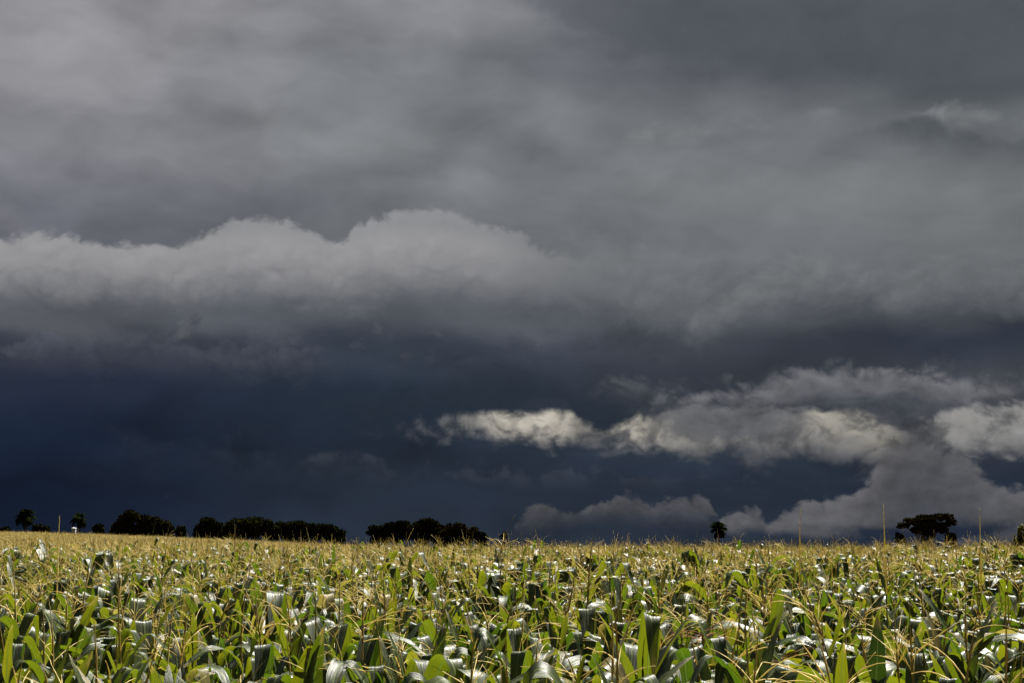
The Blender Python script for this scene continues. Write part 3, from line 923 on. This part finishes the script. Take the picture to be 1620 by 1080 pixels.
# ---- everything further off, as one mass
def build_corn_mass():
    protos = bpy.data.collections.new('corn_sources')
    counts = (10, 12, 12)
    for lod in range(3):
        for k in range(counts[lod]):
            me = stuff_plant(1000 + lod * 100 + k, lod)
            o = bpy.data.objects.new('corn_source_%d_%02d' % (lod, k), me)
            protos.objects.link(o)
    q = P[rest_mask]
    d = q[:, 1]
    rr = np.random.default_rng(9)
    z = ground_h(q[:, 0], q[:, 1])
    lod = np.where(d < 24, 0, np.where(d < 70, 1, 2))
    first = np.array([0, 10, 22])[lod]
    cnt = np.array(counts)[lod]
    idx = first + rr.integers(0, 1 << 30, len(q)) % cnt
    rot = np.stack([rr.normal(0, 0.04, len(q)), rr.normal(0, 0.04, len(q)), rr.uniform(0, 6.283, len(q))], -1)
    scl = rr.normal(0.995, 0.042, len(q)).clip(0.88, 1.10)
    scl = scl + 0.018 * np.sin(q[:, 0] * 0.31 + 2.0 * np.sin(q[:, 1] * 0.17)) + 0.014 * np.sin(q[:, 1] * 0.43 + q[:, 0] * 0.22)
    scl = scl + np.where(rr.random(len(q)) < 0.13, rr.uniform(0.04, 0.10, len(q)), 0.0) * ((d > 13) & (d < 60))
    me = bpy.data.meshes.new('corn_field')
    me.from_pydata(np.stack([q[:, 0], q[:, 1], z], -1).tolist(), [], [])
    a = me.attributes.new('rot', 'FLOAT_VECTOR', 'POINT')
    a.data.foreach_set('vector', rot.ravel())
    a = me.attributes.new('scl', 'FLOAT', 'POINT')
    a.data.foreach_set('value', scl)
    a = me.attributes.new('pick', 'INT', 'POINT')
    a.data.foreach_set('value', idx.astype(np.int32))
    o = link('corn_field', me)
    ng = bpy.data.node_groups.new('corn_scatter', 'GeometryNodeTree')
    ng.interface.new_socket('Geometry', in_out='INPUT', socket_type='NodeSocketGeometry')
    ng.interface.new_socket('Geometry', in_out='OUTPUT', socket_type='NodeSocketGeometry')
    nd, lk = ng.nodes, ng.links
    gi, go = nd.new('NodeGroupInput'), nd.new('NodeGroupOutput')
    ip = nd.new('GeometryNodeInstanceOnPoints')
    ci = nd.new('GeometryNodeCollectionInfo')
    ci.inputs['Collection'].default_value = protos
    ci.inputs['Separate Children'].default_value = True
    ci.inputs['Reset Children'].default_value = True

    def attr(name, typ):
        a = nd.new('GeometryNodeInputNamedAttribute')
        a.data_type = typ
        a.inputs['Name'].default_value = name
        return [s for s in a.outputs if s.enabled and s.name == 'Attribute'][0]
    e2r = nd.new('FunctionNodeEulerToRotation')
    lk.new(attr('rot', 'FLOAT_VECTOR'), e2r.inputs[0])
    lk.new(gi.outputs[0], ip.inputs['Points'])
    lk.new(ci.outputs[0], ip.inputs['Instance'])
    ip.inputs['Pick Instance'].default_value = True
    lk.new(attr('pick', 'INT'), ip.inputs['Instance Index'])
    lk.new(e2r.outputs[0], ip.inputs['Rotation'])
    lk.new(attr('scl', 'FLOAT'), ip.inputs['Scale'])
    lk.new(ip.outputs[0], go.inputs[0])
    md = o.modifiers.new('scatter', 'NODES')
    md.node_group = ng
    o['kind'] = 'stuff'
    tag(o, 'sunlit corn field with straw-coloured tassels running back to the tree line', 'corn field')
    print('corn mass', len(q))


build_corn_mass()


# ------------------------------------------------------------------ trees beyond the field
def leaf_cloud(mb, rg, blobs, per, size):
    """leaf-sized faces spread through a set of ellipsoids (centre, radii)"""
    tot = sum(b[1][0] * b[1][2] for b in blobs)
    for (cx, rad) in blobs:
        n = max(20, int(per * rad[0] * rad[2] / tot))
        u = rg.normal(size=(n, 3))
        u /= np.linalg.norm(u, axis=1, keepdims=True)
        rr = rg.uniform(0.35, 1.0, n) ** 0.5 * rg.uniform(0.85, 1.12, n)
        p = np.array(cx) + u * rr[:, None] * np.array(rad)
        a = rg.normal(size=(n, 3))
        a /= np.linalg.norm(a, axis=1, keepdims=True)
        b = np.cross(a, rg.normal(size=(n, 3)))
        b /= np.linalg.norm(b, axis=1, keepdims=True) + 1e-9
        sz = size * rg.uniform(0.6, 1.5, n)[:, None]
        q = np.stack([p - a * sz, p + b * sz * 0.55, p + a * sz, p - b * sz * 0.55], 1).reshape(-1, 3)
        mb.add(q, [(4 * i, 4 * i + 1, 4 * i + 2, 4 * i + 3) for i in range(n)])


def make_tree(name, label, D, px, outline, mat, seed, per=5200, size=0.26, group=None, trunk_r=0.28, depth=0.8, cat='tree', skirt=True):
    """outline: list of (px, py, radius_x_px, radius_y_px) lobes of the crown as seen; the crown is given the same depth as breadth"""
    rg = np.random.default_rng(seed)
    base = world_at(px, 861, D)
    gz = float(ground_h(base[0], D))
    root = link(name, None, None, (base[0], D, gz))
    tag(root, label, cat, group)
    m = D / FOCAL_PX
    blobs = []
    for (bx, by, rx, ry) in outline:
        c = world_at(bx, by, D) - np.array([base[0], D, gz])
        rx, ry = rx * m, ry * m
        nsub = 11
        for k in range(nsub):
            o = rg.uniform(-1, 1, 3)
            o /= max(1.0, np.linalg.norm(o))
            f = rg.uniform(0.34, 0.58)
            blobs.append((c + o * np.array([rx * 0.68, rx * depth * 0.68, ry * 0.66]), (rx * f, rx * depth * f, ry * f)))
    if skirt:
        for (bx, by, rx, ry) in outline:
            c = world_at(bx, min(864, by + ry * 1.2), D) - np.array([base[0], D, gz])
            for k in range(5):
                o = rg.uniform(-1, 1, 3)
                blobs.append((c + o * np.array([rx * m * 0.7, rx * m * depth * 0.6, 0.9]), (rx * m * 0.45, rx * m * depth * 0.4, 1.5)))
    mb = MB()
    leaf_cloud(mb, rg, blobs, per * 2, size)
    link('crown', mb.mesh('crown', [mat], False, False), root)
    # trunk with limbs to the lobes
    mb = MB()
    zc = min(b[0][2] for b in blobs)
    fork = max(0.8, zc * 0.55)
    tube(mb, [(0, 0, -0.2), (0.05, 0, fork * 0.5), (0, 0.05, fork)], [trunk_r * 1.3, trunk_r, trunk_r * 0.8], 8)
    for (bx, by, rx, ry) in outline:
        c = world_at(bx, by, D) - np.array([base[0], D, gz])
        for k in range(2):
            e = c + rg.uniform(-0.5, 0.5, 3) * np.array([rx * m, rx * m * depth, ry * m])
            mid = np.array([e[0] * 0.45, e[1] * 0.45, fork + (e[2] - fork) * 0.6])
            tube(mb, [(0, 0, fork * 0.9), mid, e], [trunk_r * 0.55, trunk_r * 0.35, trunk_r * 0.1], 5)
    link('trunk', mb.mesh('trunk', [M_BARK], True, False), root)
    return root


def frond_mesh(rg):
    mb = MB()
    s = np.linspace(0, 1, 9)
    th = R(25) + R(115) * s ** 1.1
    d = np.stack([np.sin(th), np.zeros(9), np.cos(th)], -1) / 8
    p = np.cumsum(d, axis=0) - d[0]
    tube(mb, p, 0.016 * (1.15 - s), 4, 0, False)
    for i in range(1, 9):
        for j in range(3):
            t = (i - 1 + j / 3) / 8
            c = p[i - 1] + (p[i] - p[i - 1]) * j / 3
            for sd in (-1, 1):
                L = 0.30 * math.sin(math.pi * min(1, 0.2 + 0.8 * t)) + 0.05
                tip = c + np.array([d[i][0] * 8 * L * 0.5, sd * L * 0.85, -L * rg.uniform(0.35, 0.7) + d[i][2] * 3 * L])
                w = np.array([d[i][0], 0, d[i][2]]) * 0.30
                mb.add([c - w, c + w, tip], [(0, 1, 2)])
    return mb.mesh('frond', [M_PALM], False, False)


FRONDS = [frond_mesh(random.Random(400 + i)) for i in range(4)]


def make_palm(label, D, px, top_py, width_px, n=18, seed=1, group=None):
    n = int(n * 2.0)
    rg = random.Random(seed)
    b = world_at(px, 861, D)
    gz = float(ground_h(b[0], D))
    ztop = world_at(px, top_py, D)[2] - gz
    L = width_px * D / FOCAL_PX / 2 * 1.35
    hz = ztop - L * 0.45
    root = link('palm_tree', None, None, (b[0], D, gz))
    tag(root, label, 'palm', group)
    mb = MB()
    z = np.linspace(-0.2, hz, 10)
    tube(mb, np.stack([0.12 * np.sin(z * 0.5), z * 0, z], -1), 0.19 - 0.06 * z / hz + 0.015 * (np.arange(10) % 2), 8)
    link('trunk', mb.mesh('trunk', [M_BARK], True, False), root)
    for k in range(n):
        link('frond', FRONDS[k % 4], root, (0.12 * math.sin(hz * 0.5), 0, hz - 0.05), (0, R(rg.uniform(-62, 62)), k * 2.399 + rg.uniform(-.2, .2)), (L * rg.uniform(0.85, 1.1),) * 3)
    return root


G = 'trees beyond the corn field'
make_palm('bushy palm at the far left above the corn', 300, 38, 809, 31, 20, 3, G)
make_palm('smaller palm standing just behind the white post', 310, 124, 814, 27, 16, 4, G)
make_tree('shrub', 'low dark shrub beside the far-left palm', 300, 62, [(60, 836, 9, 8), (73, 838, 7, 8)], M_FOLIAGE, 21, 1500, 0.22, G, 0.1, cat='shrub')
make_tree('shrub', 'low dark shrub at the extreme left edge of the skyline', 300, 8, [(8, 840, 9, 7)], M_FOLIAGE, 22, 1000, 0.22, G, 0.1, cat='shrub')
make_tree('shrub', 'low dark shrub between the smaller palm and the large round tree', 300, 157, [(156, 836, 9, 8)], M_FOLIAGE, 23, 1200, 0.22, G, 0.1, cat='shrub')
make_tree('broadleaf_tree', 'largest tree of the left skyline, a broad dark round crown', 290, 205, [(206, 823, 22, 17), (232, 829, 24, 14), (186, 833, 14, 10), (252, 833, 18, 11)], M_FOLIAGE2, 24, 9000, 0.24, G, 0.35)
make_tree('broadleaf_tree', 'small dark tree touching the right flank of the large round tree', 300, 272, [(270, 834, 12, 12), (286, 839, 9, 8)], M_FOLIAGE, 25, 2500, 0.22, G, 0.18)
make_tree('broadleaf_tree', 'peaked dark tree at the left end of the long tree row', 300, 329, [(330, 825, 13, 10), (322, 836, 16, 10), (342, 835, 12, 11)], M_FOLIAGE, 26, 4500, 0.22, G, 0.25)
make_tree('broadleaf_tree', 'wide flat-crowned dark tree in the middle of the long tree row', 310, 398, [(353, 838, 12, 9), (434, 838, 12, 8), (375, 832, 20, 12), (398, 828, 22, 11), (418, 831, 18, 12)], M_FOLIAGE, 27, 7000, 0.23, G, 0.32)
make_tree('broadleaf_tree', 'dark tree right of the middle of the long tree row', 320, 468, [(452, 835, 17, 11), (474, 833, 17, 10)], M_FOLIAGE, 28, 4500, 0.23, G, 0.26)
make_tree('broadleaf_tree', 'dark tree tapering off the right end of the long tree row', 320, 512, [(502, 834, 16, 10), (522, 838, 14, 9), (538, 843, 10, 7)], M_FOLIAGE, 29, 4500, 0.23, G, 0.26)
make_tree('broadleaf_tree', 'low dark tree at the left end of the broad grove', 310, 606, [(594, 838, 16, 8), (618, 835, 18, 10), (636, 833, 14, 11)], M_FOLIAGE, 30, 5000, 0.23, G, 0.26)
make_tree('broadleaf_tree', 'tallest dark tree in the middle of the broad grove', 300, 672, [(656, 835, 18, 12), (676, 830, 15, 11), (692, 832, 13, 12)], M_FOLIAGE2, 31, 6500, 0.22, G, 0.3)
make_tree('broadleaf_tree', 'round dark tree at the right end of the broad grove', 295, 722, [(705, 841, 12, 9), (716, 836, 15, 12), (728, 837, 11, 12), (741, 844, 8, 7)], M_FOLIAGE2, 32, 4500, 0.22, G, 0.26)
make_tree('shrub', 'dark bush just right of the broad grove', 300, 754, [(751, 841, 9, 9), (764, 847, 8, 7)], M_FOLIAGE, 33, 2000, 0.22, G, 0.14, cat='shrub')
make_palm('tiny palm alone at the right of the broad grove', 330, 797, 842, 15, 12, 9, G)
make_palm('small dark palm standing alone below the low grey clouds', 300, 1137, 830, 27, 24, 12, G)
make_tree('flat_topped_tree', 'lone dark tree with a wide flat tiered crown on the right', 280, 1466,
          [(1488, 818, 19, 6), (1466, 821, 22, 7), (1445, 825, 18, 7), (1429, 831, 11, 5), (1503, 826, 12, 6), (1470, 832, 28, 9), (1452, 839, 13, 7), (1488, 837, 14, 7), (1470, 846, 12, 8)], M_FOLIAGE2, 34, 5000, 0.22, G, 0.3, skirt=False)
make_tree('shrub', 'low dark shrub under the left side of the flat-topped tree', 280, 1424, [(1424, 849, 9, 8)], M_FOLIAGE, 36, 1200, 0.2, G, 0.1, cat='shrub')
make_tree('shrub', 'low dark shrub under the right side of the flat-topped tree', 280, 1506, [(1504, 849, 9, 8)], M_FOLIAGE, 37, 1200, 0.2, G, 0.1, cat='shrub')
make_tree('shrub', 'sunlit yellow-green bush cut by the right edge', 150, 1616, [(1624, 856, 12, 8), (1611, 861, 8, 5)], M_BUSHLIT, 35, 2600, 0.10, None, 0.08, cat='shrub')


def white_post():
    D = 235.0
    b = world_at(116, 861, D)
    gz = float(ground_h(b[0], D))
    top = world_at(116, 834, D)[2] - gz
    w = 5.6 * D / FOCAL_PX
    root = link('white_post', None, None, (b[0], D, gz))
    tag(root, 'small white square post rising above the far corn below the smaller palm', 'post')
    mb = MB()
    h = w / 2
    z1 = top - 0.16
    V = [(-h, -h, -0.1), (h, -h, -0.1), (h, h, -0.1), (-h, h, -0.1), (-h * .97, -h * .97, z1), (h * .97, -h * .97, z1), (h * .97, h * .97, z1), (-h * .97, h * .97, z1)]
    F = [(0, 1, 5, 4), (1, 2, 6, 5), (2, 3, 7, 6), (3, 0, 4, 7), (4, 5, 6, 7)]
    mb.add(V, F)
    link('shaft', mb.mesh('shaft', [M_GREYPOST], False, False), root)
    mb = MB()
    k = h * 1.12
    V = [(-k, -k, z1 + .002), (k, -k, z1 + .002), (k, k, z1 + .002), (-k, k, z1 + .002), (-k, -k, z1 + .1), (k, -k, z1 + .1), (k, k, z1 + .1), (-k, k, z1 + .1), (0, 0, top + .03)]
    F = [(0, 3, 2, 1), (0, 1, 5, 4), (1, 2, 6, 5), (2, 3, 7, 6), (3, 0, 4, 7), (4, 5, 8), (5, 6, 8), (6, 7, 8), (7, 4, 8)]
    mb.add(V, F)
    link('cap', mb.mesh('cap', [M_WHITE], False, False), root)


white_post()
